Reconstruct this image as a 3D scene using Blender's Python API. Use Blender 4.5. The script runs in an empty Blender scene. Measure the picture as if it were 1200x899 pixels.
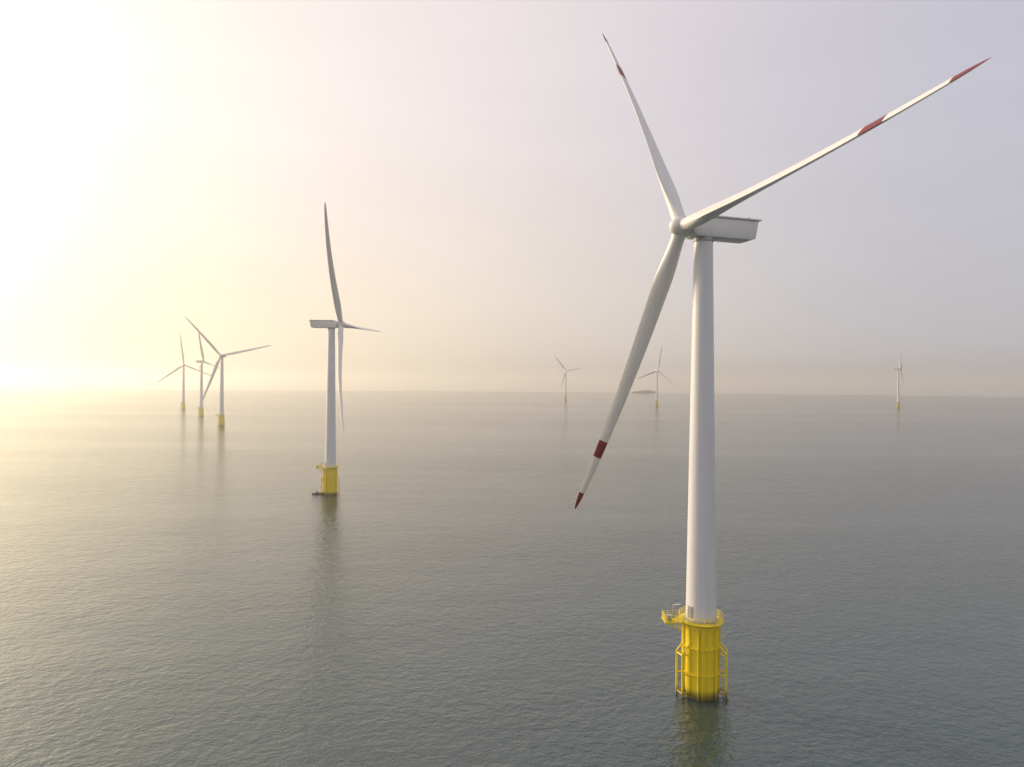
import bpy, bmesh, math, random
import numpy as np
from mathutils import Matrix, Vector
random.seed(4)
R = math.radians
scene = bpy.context.scene
col = scene.collection
CAMH = 60.0
ROLL = 0.0067
SUN_AZ, SUN_EL = -59.0, 15.0       # degrees from the view direction (+Y), negative = left

# ------------------------------------------------------------------ mesh helpers
class MB:
    def __init__(s): s.v=[]; s.f=[]; s.m=[]
    def add(s, vs, fs, mi=0):
        b=len(s.v); s.v += [tuple(v) for v in vs]
        s.f += [tuple(b+i for i in f) for f in fs]; s.m += [mi]*len(fs)
    def box(s, x0,x1,y0,y1,z0,z1, mat=None, mi=0):
        vs=[Vector((x,y,z)) for x in (x0,x1) for y in (y0,y1) for z in (z0,z1)]
        if mat: vs=[mat@v for v in vs]
        s.add(vs, [(0,1,3,2),(4,6,7,5),(0,4,5,1),(2,3,7,6),(0,2,6,4),(1,5,7,3)], mi)
    def tube(s, p0, p1, r0, r1=None, n=8, caps=True, mi=0):
        if r1 is None: r1=r0
        p0=Vector(p0); p1=Vector(p1); d=(p1-p0).normalized()
        a=Vector((0,0,1)) if abs(d.z)<.9 else Vector((1,0,0))
        u=d.cross(a).normalized(); w=d.cross(u)
        vs=[]
        for p,r in ((p0,r0),(p1,r1)):
            for k in range(n):
                t=2*math.pi*k/n; vs.append(p+u*r*math.cos(t)+w*r*math.sin(t))
        fs=[(k,(k+1)%n,n+(k+1)%n,n+k) for k in range(n)]
        if caps: fs += [tuple(range(n-1,-1,-1)), tuple(range(n,2*n))]
        s.add(vs,fs,mi)
    def path(s, pts, r, n=6, closed=False):
        m=len(pts)
        for i in range(m if closed else m-1): s.tube(pts[i], pts[(i+1)%m], r, n=n)
    def lathe(s, prof, n=32, axis='z', mi=0):
        vs=[]; fs=[]
        for (h,r) in prof:
            for k in range(n):
                t=2*math.pi*k/n; a,b=r*math.cos(t), r*math.sin(t)
                vs.append((a,b,h) if axis=='z' else (h,a,b))
        for i in range(len(prof)-1):
            for k in range(n):
                fs.append((i*n+k, i*n+(k+1)%n, (i+1)*n+(k+1)%n, (i+1)*n+k))
        fs.append(tuple(range(n-1,-1,-1))); fs.append(tuple(range((len(prof)-1)*n, len(prof)*n)))
        s.add(vs,fs,mi)
    def mesh(s, name, mats, smooth=True, angle=35):
        me=bpy.data.meshes.new(name); me.from_pydata(s.v,[],s.f)
        for m in mats: me.materials.append(m)
        me.polygons.foreach_set('material_index', s.m)
        bm=bmesh.new(); bm.from_mesh(me); bmesh.ops.recalc_face_normals(bm, faces=bm.faces); bm.to_mesh(me); bm.free()
        if smooth:
            me.shade_smooth()
            try: me.set_sharp_from_angle(angle=R(angle))
            except Exception: pass
        me.update(); return me
def link(name, me, parent=None, mat=None, kind=None):
    o=bpy.data.objects.new(name, me); col.objects.link(o)
    if parent: o.parent=parent
    if mat is not None: o.matrix_local=mat
    if kind: o['kind']=kind
    return o

# ------------------------------------------------------------------ materials
def newmat(name):
    m=bpy.data.materials.new(name); m.use_nodes=True
    nt=m.node_tree; b=nt.nodes['Principled BSDF']; return m,nt,b
def paint(name, c, rough=.4, dirt=.12, scale=.25, stretch=(1,1,.15), dcol=(.35,.3,.25)):
    m,nt,b=newmat(name); N=nt.nodes; L=nt.links
    tc=N.new('ShaderNodeTexCoord'); mp=N.new('ShaderNodeMapping'); mp.inputs['Scale'].default_value=stretch
    no=N.new('ShaderNodeTexNoise'); no.inputs['Scale'].default_value=scale*8; no.inputs['Detail'].default_value=6
    rp=N.new('ShaderNodeMapRange'); rp.inputs[1].default_value=.45; rp.inputs[2].default_value=.8; rp.inputs[4].default_value=dirt
    mx=N.new('ShaderNodeMixRGB'); mx.inputs[1].default_value=(*c,1); mx.inputs[2].default_value=(*dcol,1)
    L.new(tc.outputs['Object'],mp.inputs[0]); L.new(mp.outputs[0],no.inputs[0]); L.new(no.outputs[0],rp.inputs[0])
    L.new(rp.outputs[0],mx.inputs[0]); L.new(mx.outputs[0],b.inputs['Base Color'])
    b.inputs['Roughness'].default_value=rough
    return m,nt,b,mx
M_white=paint('white_gelcoat',(.71,.695,.675),.42,.2)[0]
M_tower=paint('tower_paint',(.67,.67,.69),.44,.16,scale=.12,stretch=(1,1,.06))[0]
M_red=paint('red_paint',(.17,.010,.013),.5,.15,dcol=(.1,.03,.03))[0]
M_grey=paint('galvanised_steel',(.34,.35,.36),.5,.4)[0]
M_dark=paint('dark_steel',(.07,.07,.075),.5,.3)[0]
M_yellow,nt,b,mx=paint('yellow_marine_paint',(.88,.70,.018),.42,.3,scale=.3,stretch=(1,1,.12),dcol=(.4,.24,.03))
N=nt.nodes; L=nt.links
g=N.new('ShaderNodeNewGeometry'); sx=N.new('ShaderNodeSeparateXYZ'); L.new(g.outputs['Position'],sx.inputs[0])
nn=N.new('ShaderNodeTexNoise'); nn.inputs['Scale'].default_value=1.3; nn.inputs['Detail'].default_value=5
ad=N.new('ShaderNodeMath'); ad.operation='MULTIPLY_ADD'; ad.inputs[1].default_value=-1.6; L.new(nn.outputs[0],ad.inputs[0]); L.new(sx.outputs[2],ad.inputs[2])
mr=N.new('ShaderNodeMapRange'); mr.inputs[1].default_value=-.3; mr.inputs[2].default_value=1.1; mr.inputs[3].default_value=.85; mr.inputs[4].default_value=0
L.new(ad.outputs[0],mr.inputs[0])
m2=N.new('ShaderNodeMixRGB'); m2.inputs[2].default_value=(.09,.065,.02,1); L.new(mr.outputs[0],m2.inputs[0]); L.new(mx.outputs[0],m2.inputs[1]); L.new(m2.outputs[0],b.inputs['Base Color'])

# ------------------------------------------------------------------ sea
def sea_material():
    m,nt,b=newmat('sea_water'); N=nt.nodes; L=nt.links
    g=N.new('ShaderNodeNewGeometry')
    def noise(scale, stretch, rot, detail=2, rough=.5, dist=0):
        mp=N.new('ShaderNodeMapping'); mp.inputs['Scale'].default_value=stretch; mp.inputs['Rotation'].default_value=(0,0,R(rot))
        n=N.new('ShaderNodeTexNoise'); n.inputs['Scale'].default_value=scale; n.inputs['Detail'].default_value=detail
        n.inputs['Roughness'].default_value=rough; n.inputs['Distortion'].default_value=dist
        L.new(g.outputs['Position'],mp.inputs[0]); L.new(mp.outputs[0],n.inputs[0]); return n.outputs[0]
    def mul(a,k):
        x=N.new('ShaderNodeMath'); x.operation='MULTIPLY'; L.new(a,x.inputs[0])
        if isinstance(k,(int,float)): x.inputs[1].default_value=k
        else: L.new(k,x.inputs[1])
        return x.outputs[0]
    def add(a,c):
        x=N.new('ShaderNodeMath'); x.operation='ADD'; L.new(a,x.inputs[0]); L.new(c,x.inputs[1]); return x.outputs[0]
    swell=mul(noise(.04,(.6,1,1),10,3),.9)
    w1=mul(noise(.17,(.75,1,1),-28,3,.6,.3),.7)
    w2=mul(noise(.55,(.8,1,1),-42,3,.6,.3),.85)
    w3=mul(noise(1.6,(.9,1,1),-12,2,.55),.22)
    patch=noise(.0035,(.2,1,1),4,5,.6)
    pr=N.new('ShaderNodeMapRange'); pr.inputs[1].default_value=.38; pr.inputs[2].default_value=.6; pr.inputs[3].default_value=.4; pr.inputs[4].default_value=1.15
    L.new(patch,pr.inputs[0])
    h=mul(add(add(w1,w2),w3),pr.outputs[0]); h=add(h,swell)
    bp=N.new('ShaderNodeBump'); bp.inputs['Strength'].default_value=1; bp.inputs['Distance'].default_value=.6
    L.new(h,bp.inputs['Height']); L.new(bp.outputs[0],b.inputs['Normal'])
    b.inputs['Base Color'].default_value=(.024,.052,.052,1)
    b.inputs['Roughness'].default_value=.1
    b.inputs['IOR'].default_value=1.75
    return m
mb=MB(); n=160; rs=[0,60,200,600,2000,5000]
vs=[(0,0,0)]; fs=[]
for r in rs[1:]:
    for k in range(n): vs.append((r*math.cos(2*math.pi*k/n), r*math.sin(2*math.pi*k/n), 0))
for k in range(n): fs.append((0,1+k,1+(k+1)%n))
for i in range(len(rs)-2):
    for k in range(n):
        a=1+i*n; fs.append((a+k,a+n+k,a+n+(k+1)%n,a+(k+1)%n))
mb.add(vs,fs)
sea=link('sea', mb.mesh('sea',[sea_material()],smooth=False), kind='structure')

# haze : homogeneous layer of damp air lying on the water, scattering the low sun forward
HZ=.00023
HC=(.97,.935,.88,1)
hm=bpy.data.materials.new('sea_haze'); hm.use_nodes=True; nt=hm.node_tree; nt.nodes.clear()
out=nt.nodes.new('ShaderNodeOutputMaterial'); sc=nt.nodes.new('ShaderNodeVolumeScatter'); em=nt.nodes.new('ShaderNodeVolumeAbsorption'); ash=nt.nodes.new('ShaderNodeAddShader')
sc.inputs['Color'].default_value=HC; sc.inputs['Density'].default_value=HZ; sc.inputs['Anisotropy'].default_value=.6
em.inputs['Color'].default_value=HC; em.inputs['Density'].default_value=HZ
nt.links.new(sc.outputs[0],ash.inputs[0]); nt.links.new(em.outputs[0],ash.inputs[1]); nt.links.new(ash.outputs[0],out.inputs['Volume'])
mb=MB(); mb.box(-20000,20000,-20000,20000,-30,180)
haze=link('haze', mb.mesh('haze',[hm],smooth=False), kind='structure')

# ------------------------------------------------------------------ far land
def land(name, cx, cy, length, depth, height, seed, colr):
    rnd=random.Random(seed); nx,ny=90,8; vs=[]; fs=[]
    ph=[rnd.random()*6.28 for _ in range(8)]
    for i in range(nx+1):
        t=i/nx; env=math.sin(math.pi*t)**.4
        prof=.7+.15*math.sin(3*t*3.1+ph[0])+.1*math.sin(11*t+ph[1])+.05*math.sin(40*t+ph[2])
        for j in range(ny+1):
            q=j/ny; e2=math.sin(math.pi*q)**.5
            z=height*env*prof*e2*(1+rnd.uniform(-.09,.09))-.4
            vs.append(((t-.5)*length, (q-.5)*depth, z))
    for i in range(nx):
        for j in range(ny):
            a=i*(ny+1)+j; fs.append((a,a+ny+1,a+ny+2,a+1))
    mb=MB(); mb.add(vs,fs)
    m=paint(name+'_cover',colr,.9,.5,scale=.01,stretch=(1,1,1),dcol=(.03,.045,.02))[0]
    o=link(name, mb.mesh(name,[m],smooth=False), kind='structure'); o.location=(cx,cy,0); return o
land('island', 915, 4700, 175, 90, 27, 3, (.03,.045,.03))

# ------------------------------------------------------------------ turbine pose
def project(p):
    x=800*p[0]/p[1]; y=-800*(p[2]-CAMH)/p[1]
    return np.array([600+x-y*ROLL, 449.5+x*ROLL+y])
OVER=5.3
def frame(yaw,tilt):
    u=np.array([math.cos(yaw),math.sin(yaw),0]); n=np.array([u[1],-u[0],0]); z=np.array([0,0,1.])
    n2=math.cos(tilt)*n+math.sin(tilt)*z; w=math.cos(tilt)*z-math.sin(tilt)*n
    return n2,u,w,n
def tips(P, X,Y,hubz,rs=(1,1,1),over=OVER):
    yaw,th,Rr,cone,tilt=P
    n2,u,w,n=frame(yaw,tilt)
    c=np.array([X,Y,hubz])+n*over
    out=[]
    for k in range(3):
        a=th+k*2*math.pi/3
        out.append(c+rs[k]*(Rr*math.cos(cone)*(math.cos(a)*w+math.sin(a)*u)+Rr*math.sin(cone)*n2))
    return out
def fit(X,Y,hubz,tp,P0,label,rs=(1,1,1),over=OVER):
    P=np.array(P0,float); P0=P.copy(); sg=np.array([1.0,1.0,4.0,R(2),R(2)])
    def res(P):
        r=[]
        for t,q in zip(tips(P,X,Y,hubz,rs,over),tp): r+=list((project(t)-np.array(q))/(2.5 if Y<500 else 1.5))
        return np.array(r+list((P-P0)/sg))
    for it in range(60):
        r=res(P); J=np.zeros((len(r),5))
        for j in range(5):
            d=np.zeros(5); d[j]=1e-5; J[:,j]=(res(P+d)-r)/1e-5
        st=np.linalg.solve(J.T@J+1e-3*np.eye(5),-J.T@r); P=P+np.clip(st,-.3,.3)*np.array([1,1,5,1,1])
    return P

# ------------------------------------------------------------------ turbine parts
KN=np.array([0.03,.055,.10,.16,.22,.35,.5,.65,.8,.92,.97,.99,1.0])
CH=np.array([2.6,2.6,3.2,3.9,4.0,3.6,3.1,2.6,2.1,1.55,1.05,.55,.1])
TH=np.array([1.0,1.0,.78,.5,.37,.30,.27,.26,.26,.26,.24,.2,.16])
TW=np.array([14,14,13.5,12,10,7,4,2.2,.8,0,0,0,0])
def blade_mesh(Rr, cone, pitch, bands, cs=1, ex=0):
    fr=np.array(sorted(set(list(np.linspace(.03,.30,19))+list(np.linspace(.33,.95,32))+[.722,.785,.93,.96,.97,.98,.99,.995,1.0])))
    def sm(T):
        y=np.interp(fr,KN,T); 
        for _ in range(3):
            z=y.copy(); z[1:-1]=(y[:-2]+2*y[1:-1]+y[2:])/4; y=z
        return y
    C,Tt,W=sm(CH),sm(TH),sm(TW)
    n=24; vs=[]; fs=[]; ms=[]
    for f,c,t,tw in zip(fr,C,Tt,W):
        q=min(1,max(0,(f-.05)/.2)); q=q*q*(3-2*q); c*=1+(cs-1)*q
        p=R(pitch+tw+ex*f)
        off=Rr*math.sin(cone)*(.02*f+.98*f*f); rad=Rr*f*math.cos(cone)
        rnd=min(1,max(0,(t-.33)/.67))
        for k in range(n):
            a=2*math.pi*k/n; x=.5*(1+math.cos(a))
            yt=5*t*(.2969*math.sqrt(x)-.126*x-.3516*x*x+.2843*x**3-.1036*x**4)
            ya=(yt if math.sin(a)>=0 else -yt)+.03*(1-rnd)*4*x*(1-x)
            xa=x-.42
            xc=.5*math.cos(a); yc=.5*t*math.sin(a)
            X=c*((1-rnd)*xa+rnd*xc); Yy=c*((1-rnd)*ya+rnd*yc)
            vs.append((off + X*math.sin(p) + Yy*math.cos(p), X*math.cos(p)-Yy*math.sin(p), rad))
    m=MB(); F=len(fr)
    for i in range(F-1):
        mid=.5*(fr[i]+fr[i+1]); mi=1 if bands and (.722<mid<.785 or mid>.93) else 0
        for k in range(n):
            fs.append((i*n+k,i*n+(k+1)%n,(i+1)*n+(k+1)%n,(i+1)*n+k)); ms.append(mi)
    fs.append(tuple(range(n))); ms.append(0); fs.append(tuple(range((F-1)*n,F*n))); ms.append(1 if bands else 0)
    m.v=vs; m.f=fs; m.m=ms
    return m.mesh('blade',[M_white,M_red],angle=60)

cache={}
def shared(key, fn):
    if key not in cache: cache[key]=fn()
    return cache[key]
TPR=3.32; DECK=14.3
def ring(r,z,n=28,a0=0,a1=2*math.pi):
    return [(r*math.cos(a0+(a1-a0)*k/n), r*math.sin(a0+(a1-a0)*k/n), z) for k in range(n+(0 if abs(a1-a0-2*math.pi)<1e-6 else 1))]
def m_found():
    m=MB(); m.lathe([(-8,TPR),(DECK-.9,TPR),(DECK-.5,TPR),(DECK-.1,TPR-.05)],48)
    for k in range(12):
        a=2*math.pi*(k+.3)/12; mt=Matrix.Rotation(a,4,'Z')
        m.box(TPR-.05,TPR+.34,-.08,.08,.4,DECK-.75,mt)
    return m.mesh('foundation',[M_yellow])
def m_ring(z,h,d):
    m=MB(); m.lathe([(z-h/2,TPR-.1),(z-h/2,TPR+d),(z+h/2,TPR+d),(z+h/2,TPR-.1)],48)
    return m.mesh('flange',[M_yellow])
def m_deck():
    m=MB(); m.lathe([(DECK-.1,TPR-.2),(DECK-.1,TPR+.95),(DECK+.06,TPR+.95),(DECK+.06,2.9)],48)
    m.box(-7.4,-TPR-.6,-2.0,1.2,DECK-.14,DECK+.10)
    for y in (-1.9,1.1): m.tube((-7.2,y,DECK-.15),(-TPR,y*.7,DECK-2.3),.11)
    for k in range(12):
        a=2*math.pi*(k+.3)/12; c,s=math.cos(a),math.sin(a)
        m.tube((c*(TPR+.85),s*(TPR+.85),DECK-.1),(c*TPR,s*TPR,DECK-1.3),.07,n=6)
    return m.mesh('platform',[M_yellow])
def m_rail():
    m=MB(); r=TPR+.88
    A0=-math.pi+ .46; A1=math.pi-.28
    for z in (DECK+.45,DECK+.85,DECK+1.28): m.path(ring(r,z,30,A0,A1),.055,5)
    for p in ring(r,DECK+.05,22,A0,A1): m.tube(p,(p[0],p[1],DECK+1.3),.06,n=5)
    P=[ring(r,0,1,A0,A0+.01)[0][:2],(-7.3,-1.95),(-7.3,1.15),ring(r,0,1,A1,A1+.01)[0][:2]]
    for z in (DECK+.45,DECK+.85,DECK+1.28): m.path([(p[0],p[1],z) for p in P],.055,5)
    for (a,b2) in zip(P,P[1:]):
        for k in range(4):
            t=k/3; x=a[0]+(b2[0]-a[0])*t; y=a[1]+(b2[1]-a[1])*t; m.tube((x,y,DECK+.05),(x,y,DECK+1.3),.06,n=5)
    return m.mesh('railing',[M_yellow])
def m_landing():
    m=MB(); x=TPR+1.45
    for y in (-1.0,1.0):
        m.tube((x,y,-3),(x,y,8.6),.2,n=10)
        for z in (8.2,4.4,.9): m.tube((TPR-.4,y*.85,z),(x,y,z),.15,n=8)
        m.tube((x,y,8.6),(TPR-.1,y*.9,10.2),.17,n=8)
    for z in (8.2,.9): m.tube((x,-1,z),(x,1,z),.13,n=8)
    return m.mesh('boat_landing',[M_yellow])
def m_ladder():
    m=MB(); x=TPR+.85
    for y in (-.28,.28): m.tube((x,y,-1),(x,y,DECK+.9),.06,n=6)
    z=-.6
    while z<DECK: m.tube((x,-.28,z),(x,.28,z),.04,n=5); z+=.4
    return m.mesh('ladder',[M_yellow])
def m_tube():
    m=MB(); m.tube((TPR+.5,0,-5),(TPR+.5,0,DECK-.9),.14,n=8); return m.mesh('cable_tube',[M_yellow])
def m_crane():
    m=MB(); m.tube((-5.2,.7,DECK+.1),(-5.2,.7,DECK+2.6),.16,n=8); m.tube((-5.2,.7,DECK+2.5),(-4.3,-1.5,DECK+3.4),.11,n=8); m.tube((-4.3,-1.5,DECK+3.4),(-4.3,-1.5,DECK+2.3),.03,n=5)
    m.box(-5.5,-4.9,.4,1.0,DECK+.1,DECK+.7); return m.mesh('davit_crane',[M_grey])
def m_cab():
    m=MB(); m.box(-6.9,-6.0,-1.6,-.7,DECK+.12,DECK+1.2); m.box(-6.95,-5.95,-1.65,-.65,DECK+1.2,DECK+1.26); return m.mesh('equipment_box',[M_grey],smooth=False)
RB,RT=2.9,1.8
def m_tower(top):
    m=MB(); prof=[]; z0=DECK-.3; nseg=4
    for i in range(nseg+1):
        t=i/nseg; z=z0+(top-z0)*t; r=RB+(RT-RB)*t
        if 0<i<nseg: prof += [(z-.09,r),(z-.085,r+.02),(z+.085,r+.02),(z+.09,r)]
        else: prof.append((z,r))
    m.lathe(prof,56); return m.mesh('tower',[M_tower],angle=25)
def m_foot():
    m=MB(); m.lathe([(DECK+.0,RB-.1),(DECK+.0,RB+.3),(DECK+.35,RB+.3),(DECK+.35,RB-.1)],48); return m.mesh('base_flange',[M_grey])
def m_door():
    m=MB(); r=RB-.02
    m.box(r-.15,r+.07,-.55,.55,DECK+.7,DECK+3.0); m.box(r+.07,r+.1,-.42,.42,DECK+.85,DECK+2.85)
    return m.mesh('door',[M_grey],smooth=False)
def m_nacelle():
    prof=[(3.1,-1.5),(3.3,-1.0),(3.3,1.3),(2.9,1.9),(-11.2,1.95),(-11.2,1.3),(-10.6,-1.6),(-9.8,-1.85),(2.2,-1.85)]
    m=MB(); k=len(prof); vs=[(x,-2.0,z) for x,z in prof]+[(x,2.0,z) for x,z in prof]
    fs=[tuple(range(k)),tuple(range(2*k-1,k-1,-1))]+[(i,(i+1)%k,k+(i+1)%k,k+i) for i in range(k)]
    m.add(vs,fs); me=m.mesh('nacelle',[M_white],smooth=False)
    bm=bmesh.new(); bm.from_mesh(me)
    bmesh.ops.bevel(bm, geom=[e for e in bm.edges], offset=.1, segments=2, affect='EDGES', profile=.5)
    bm.to_mesh(me); bm.free(); me.shade_smooth()
    try: me.set_sharp_from_angle(angle=R(40))
    except Exception: pass
    return me
def m_roof():
    m=MB(); m.box(-11.8,1.6,-2.35,2.35,1.96,2.2)
    return m.mesh('roof_deck',[M_white],smooth=False)
def m_mast():
    m=MB(); m.tube((-10.6,-.8,2.15),(-10.6,-.8,3.0),.04,n=6); m.tube((-10.6,-1.2,2.9),(-10.6,-.4,2.9),.03,n=6)
    for y in (-1.2,-.4): m.tube((-10.6,y,2.9),(-10.6,y,3.15),.07,n=6)
    return m.mesh('wind_sensor',[M_dark])
def m_light():
    m=MB(); m.lathe([(2.15,.16),(2.5,.16),(2.62,.1)],12); return m.mesh('aviation_light',[M_red])
def m_yaw():
    m=MB(); m.lathe([(-2.6,RT+.02),(-2.6,RT+.16),(-1.83,RT+.16),(-1.83,RT+.02)],40); return m.mesh('yaw_collar',[M_grey])
def m_hub():
    m=MB(); m.lathe([(-1.9,1.45),(-1.85,1.62),(-1.2,1.78),(-.2,1.88),(.7,1.84),(1.3,1.66),(1.85,1.3),(2.2,.88),(2.4,.42),(2.46,.05)],40,'x')
    return m.mesh('hub',[M_white],angle=60)
def m_collar():
    m=MB(); m.lathe([(1.1,1.36),(2.2,1.36),(2.23,1.31)],32); return m.mesh('blade_collar',[M_white])

GROUP='offshore wind turbines standing in the sea'
def turbine(X,Y,hubz,P,label,pitch=60,gyaw=0,rs=(1,1,1),bands=False,cs=1,ex=0,over=OVER):
    yaw,th,Rr,cone,tilt=P
    if not isinstance(cs,(list,tuple)): cs=(cs,cs,cs)
    root=bpy.data.objects.new('wind_turbine',None); col.objects.link(root); root.location=(X,Y,0); root.empty_display_size=5
    root['label']=label; root['category']='wind turbine'; root['group']=GROUP
    G=Matrix.Rotation(R(gyaw),4,'Z')
    f=link('foundation',shared('f',m_found),root,G)
    for i,(z,h,d) in enumerate(((DECK-.62,.34,.42),(9.6,.2,.38),(4.6,.2,.38))):
        link('flange',shared('fl%d'%i,lambda:m_ring(z,h,d)),f)
    d=link('platform',shared('d',m_deck),root,G); link('railing',shared('ra',m_rail),d)
    link('davit_crane',shared('c',m_crane),d); link('equipment_box',shared('eb',m_cab),d)
    for a in (-20,-160):
        bl=link('boat_landing',shared('bl',m_landing),root,G@Matrix.Rotation(R(a),4,'Z')); link('ladder',shared('la',m_ladder),bl)
    for a in (-112,-100,-57): link('cable_tube',shared('ct',m_tube),root,G@Matrix.Rotation(R(a),4,'Z'))
    t=link('tower',m_tower(hubz-1.85),root); link('door',shared('do',m_door),t,Matrix.Rotation(R(-150),4,'Z')); link('base_flange',shared('bf',m_foot),t)
    n2,u,w,n=frame(yaw,tilt)
    H=Matrix(((n[0],u[0],0,0),(n[1],u[1],0,0),(0,0,1,hubz),(0,0,0,1)))
    na=link('nacelle',shared('na',m_nacelle),root,H)
    link('roof_deck',shared('ro',m_roof),na); link('wind_sensor',shared('ws',m_mast),na); link('aviation_light',shared('al',m_light),na,Matrix.Translation((-9.6,1.2,0))); link('yaw_collar',shared('yc',m_yaw),na)
    c=[n[0]*over,n[1]*over,hubz]
    T=Matrix(((n2[0],u[0],w[0],c[0]),(n2[1],u[1],w[1],c[1]),(n2[2],u[2],w[2],c[2]),(0,0,0,1)))
    link('hub',shared('hu',m_hub),root,T)
    for k in range(3):
        a=th+k*2*math.pi/3
        b=link('blade',blade_mesh(Rr*rs[k],cone,pitch,bands,cs[k],ex),root,T@Matrix.Rotation(-a,4,'X')); link('blade_collar',shared('co',m_collar),b)
    return root

def P0(yaw,th,Rr=66,cone=4.7,tilt=5): return [R(yaw),R(th),Rr,R(cone),R(tilt)]
def T(X,Y,hz,tp,p,label,rs=(1,1,1),over=OVER,**k):
    turbine(X,Y,hz,fit(X,Y,hz,tp,p,label,rs,over) if tp else p,label,rs=rs,over=over,**k)
T(37.1,133,90.4,[(1157,72),(674,600),(706,42)],P0(-75,90,68),'nearest and largest white wind turbine with red blade bands on a ribbed yellow base',rs=(.995,1.045,.975),bands=True,pitch=51,ex=3,cs=(1.25,.85,1.35),over=4.9)
T(-97,366,91,[(381,237),(446,388),(403,508)],P0(88,-26),'second nearest wind turbine, its box nacelle pointing left over a yellow base',pitch=66,cs=(.85,1.6,.75))
T(-394,927,95,None,P0(5,-42,70),'largest of the three hazy wind turbines at far left, rotor facing the viewer',pitch=20,cs=1.1)
T(-534,1174,94,None,P0(66,-12,58),'middle turbine of the hazy far left three, its rotor seen nearly edge on',cs=1.1)
T(-700,1455,95,None,P0(32,-7,66),'leftmost and farthest of the three hazy wind turbines at far left',pitch=20,cs=1.1)
T(189,2400,106,None,P0(10,-40,66),'smallest distant wind turbine, standing left of the low island near the horizon',pitch=35,cs=1.5)
T(401,1890,98,None,P0(15,10,70),'distant wind turbine standing just right of the low dark island',pitch=35,cs=1.5)
T(1065,1882,106,None,P0(62,42,68),'distant white wind turbine standing alone near the right edge of the sea',pitch=50,cs=1.6)

# ------------------------------------------------------------------ small boat at the second turbine
def boat():
    root=bpy.data.objects.new('work_boat',None); col.objects.link(root); root.location=(-103.5,366,0); root.rotation_euler=(0,0,R(8))
    root['label']='small low dark work boat on the water beside the second nearest turbine base'; root['category']='boat'
    m=MB(); st=[(-3.2,.95,.55),(-1.5,1.1,.55),(.5,1.1,.6),(2,.8,.75),(3,.3,.95),(3.4,.03,1.05)]; vs=[];fs=[]
    for x,w,h in st: vs += [(x,-w,h),(x,-w*.75,-.3),(x,w*.75,-.3),(x,w,h),(x,w*.85,h-.2),(x,-w*.85,h-.2)]
    for i in range(len(st)-1):
        for k in range(6): fs.append((i*6+k,i*6+(k+1)%6,i*6+6+(k+1)%6,i*6+6+k))
    fs += [tuple(range(6)),tuple(range(30,36))]
    m.add(vs,fs); link('hull',m.mesh('hull',[M_dark]),root)
    m=MB(); m.box(-1.2,.2,-.6,.6,.35,1.5); m.box(-1.4,.4,-.7,.7,1.5,1.6); link('cabin',m.mesh('cabin',[M_grey],smooth=False),root)
boat()

# ------------------------------------------------------------------ sky, sun, camera
w=bpy.data.worlds.new('World'); scene.world=w; w.use_nodes=True
nt=w.node_tree; N=nt.nodes; L=nt.links; N.clear()
out=N.new('ShaderNodeOutputWorld'); b1=N.new('ShaderNodeBackground'); b2=N.new('ShaderNodeBackground'); ads=N.new('ShaderNodeAddShader')
saz,sel=R(SUN_AZ),R(SUN_EL)
sv=Vector((math.sin(saz)*math.cos(sel), math.cos(saz)*math.cos(sel), math.sin(sel)))
sk=N.new('ShaderNodeTexSky'); sk.sky_type='NISHITA'; sk.sun_disc=False; sk.sun_elevation=sel; sk.sun_rotation=saz; sk.dust_density=3; sk.air_density=1
L.new(sk.outputs[0],b1.inputs[0]); b1.inputs[1].default_value=.008
tc=N.new('ShaderNodeTexCoord')
nm=N.new('ShaderNodeVectorMath'); nm.operation='NORMALIZE'; L.new(tc.outputs['Generated'],nm.inputs[0])
dt=N.new('ShaderNodeVectorMath'); dt.operation='DOT_PRODUCT'; L.new(nm.outputs[0],dt.inputs[0]); dt.inputs[1].default_value=sv
ac=N.new('ShaderNodeMath'); ac.operation='ARCCOSINE'; L.new(dt.outputs['Value'],ac.inputs[0])
dv=N.new('ShaderNodeMath'); dv.operation='DIVIDE'; dv.inputs[1].default_value=math.pi; L.new(ac.outputs[0],dv.inputs[0])
rp=N.new('ShaderNodeValToRGB'); L.new(dv.outputs[0],rp.inputs[0]); rp.color_ramp.interpolation='B_SPLINE'
K=8.0
stops=[(0,(5.2,4.5,3.2)),(10,(3.3,2.85,2.1)),(19,(1.9,1.7,1.3)),(27,(1.12,1.045,.89)),(36,(.98,.91,.82)),(46,(.92,.83,.785)),(60,(.79,.73,.715)),(77,(.61,.59,.63)),(96,(.49,.505,.575)),(130,(.69,.68,.70)),(180,(.88,.85,.83))]
els=rp.color_ramp.elements
while len(els)<len(stops): els.new(.5)
for e,(a,c) in zip(els,stops): e.position=a/180; e.color=(c[0]/K,c[1]/K,c[2]/K,1)
sz=N.new('ShaderNodeSeparateXYZ'); L.new(nm.outputs[0],sz.inputs[0])
mr=N.new('ShaderNodeMapRange'); mr.interpolation_type='SMOOTHSTEP'; mr.inputs[1].default_value=-.02; mr.inputs[2].default_value=.40; L.new(sz.outputs[2],mr.inputs[0])
ws=N.new('ShaderNodeMapRange'); ws.interpolation_type='SMOOTHSTEP'; ws.inputs[1].default_value=-.1; ws.inputs[2].default_value=.95; L.new(dt.outputs['Value'],ws.inputs[0])
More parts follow.
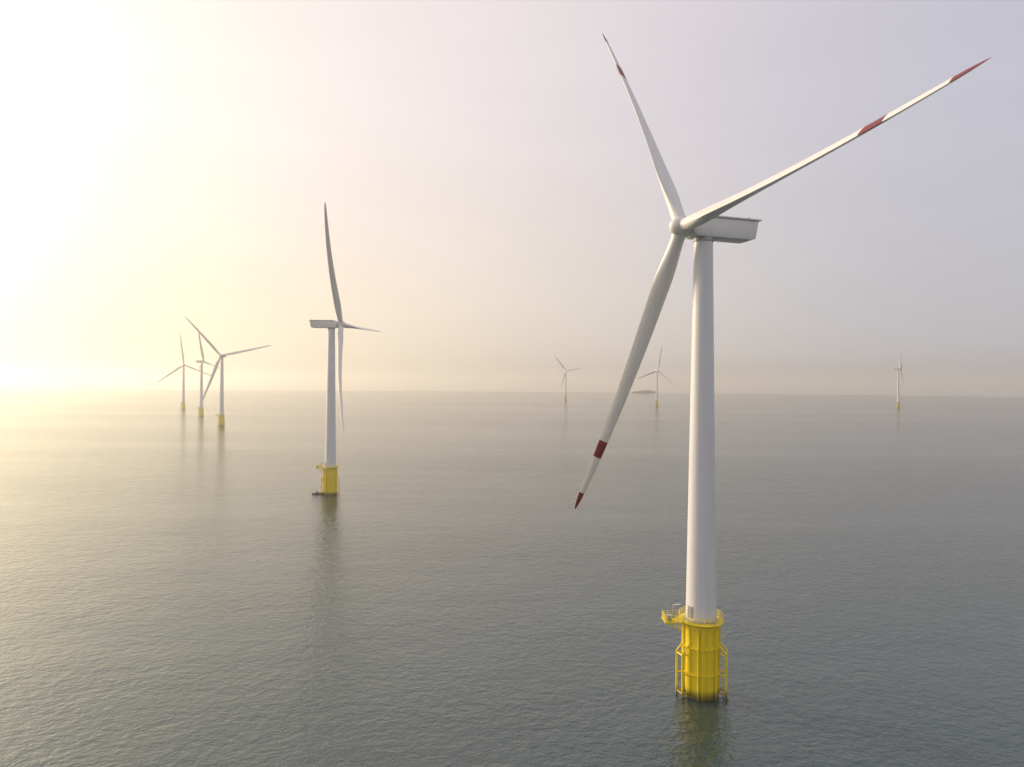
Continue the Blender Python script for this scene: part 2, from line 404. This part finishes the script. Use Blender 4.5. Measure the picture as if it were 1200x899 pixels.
lo=N.new('ShaderNodeMixRGB'); lo.inputs[1].default_value=(1.0,.975,.94,1); lo.inputs[2].default_value=(1.03,.955,.76,1); L.new(ws.outputs[0],lo.inputs[0])
ti=N.new('ShaderNodeMixRGB'); ti.inputs[2].default_value=(1,.985,1.02,1); L.new(mr.outputs[0],ti.inputs[0]); L.new(lo.outputs[0],ti.inputs[1])
mu=N.new('ShaderNodeMixRGB'); mu.blend_type='MULTIPLY'; mu.inputs[0].default_value=1; L.new(rp.outputs[0],mu.inputs[1]); L.new(ti.outputs[0],mu.inputs[2])
mp=N.new('ShaderNodeMapping'); mp.inputs['Scale'].default_value=(1,1,6); L.new(nm.outputs[0],mp.inputs[0])
cn=N.new('ShaderNodeTexNoise'); cn.inputs['Scale'].default_value=2.2; cn.inputs['Detail'].default_value=6; L.new(mp.outputs[0],cn.inputs[0])
cr=N.new('ShaderNodeMapRange'); cr.inputs[1].default_value=.4; cr.inputs[2].default_value=.75; cr.inputs[3].default_value=.99; cr.inputs[4].default_value=1.03; L.new(cn.outputs[0],cr.inputs[0])
kk=N.new('ShaderNodeMath'); kk.operation='MULTIPLY'; kk.inputs[1].default_value=K; L.new(cr.outputs[0],kk.inputs[0])
L.new(mu.outputs[0],b2.inputs[0]); L.new(kk.outputs[0],b2.inputs[1])
L.new(b1.outputs[0],ads.inputs[0]); L.new(b2.outputs[0],ads.inputs[1]); L.new(ads.outputs[0],out.inputs[0])

sl=bpy.data.lights.new('sun','SUN'); sl.energy=3.6; sl.angle=R(14); sl.color=(1,.82,.57)
so=bpy.data.objects.new('sun',sl); col.objects.link(so); so.rotation_euler=sv.to_track_quat('Z','Y').to_euler()

cam=bpy.data.cameras.new('camera'); cam.lens=24; cam.sensor_width=36; cam.clip_start=.5; cam.clip_end=60000
co=bpy.data.objects.new('camera',cam); col.objects.link(co)
co.matrix_world=Matrix.Translation((0,0,CAMH))@Matrix.Rotation(R(90),4,'X')@Matrix.Rotation(ROLL,4,'Z')
scene.camera=co
scene.view_settings.view_transform='Standard'; scene.view_settings.look='None'; scene.view_settings.exposure=0
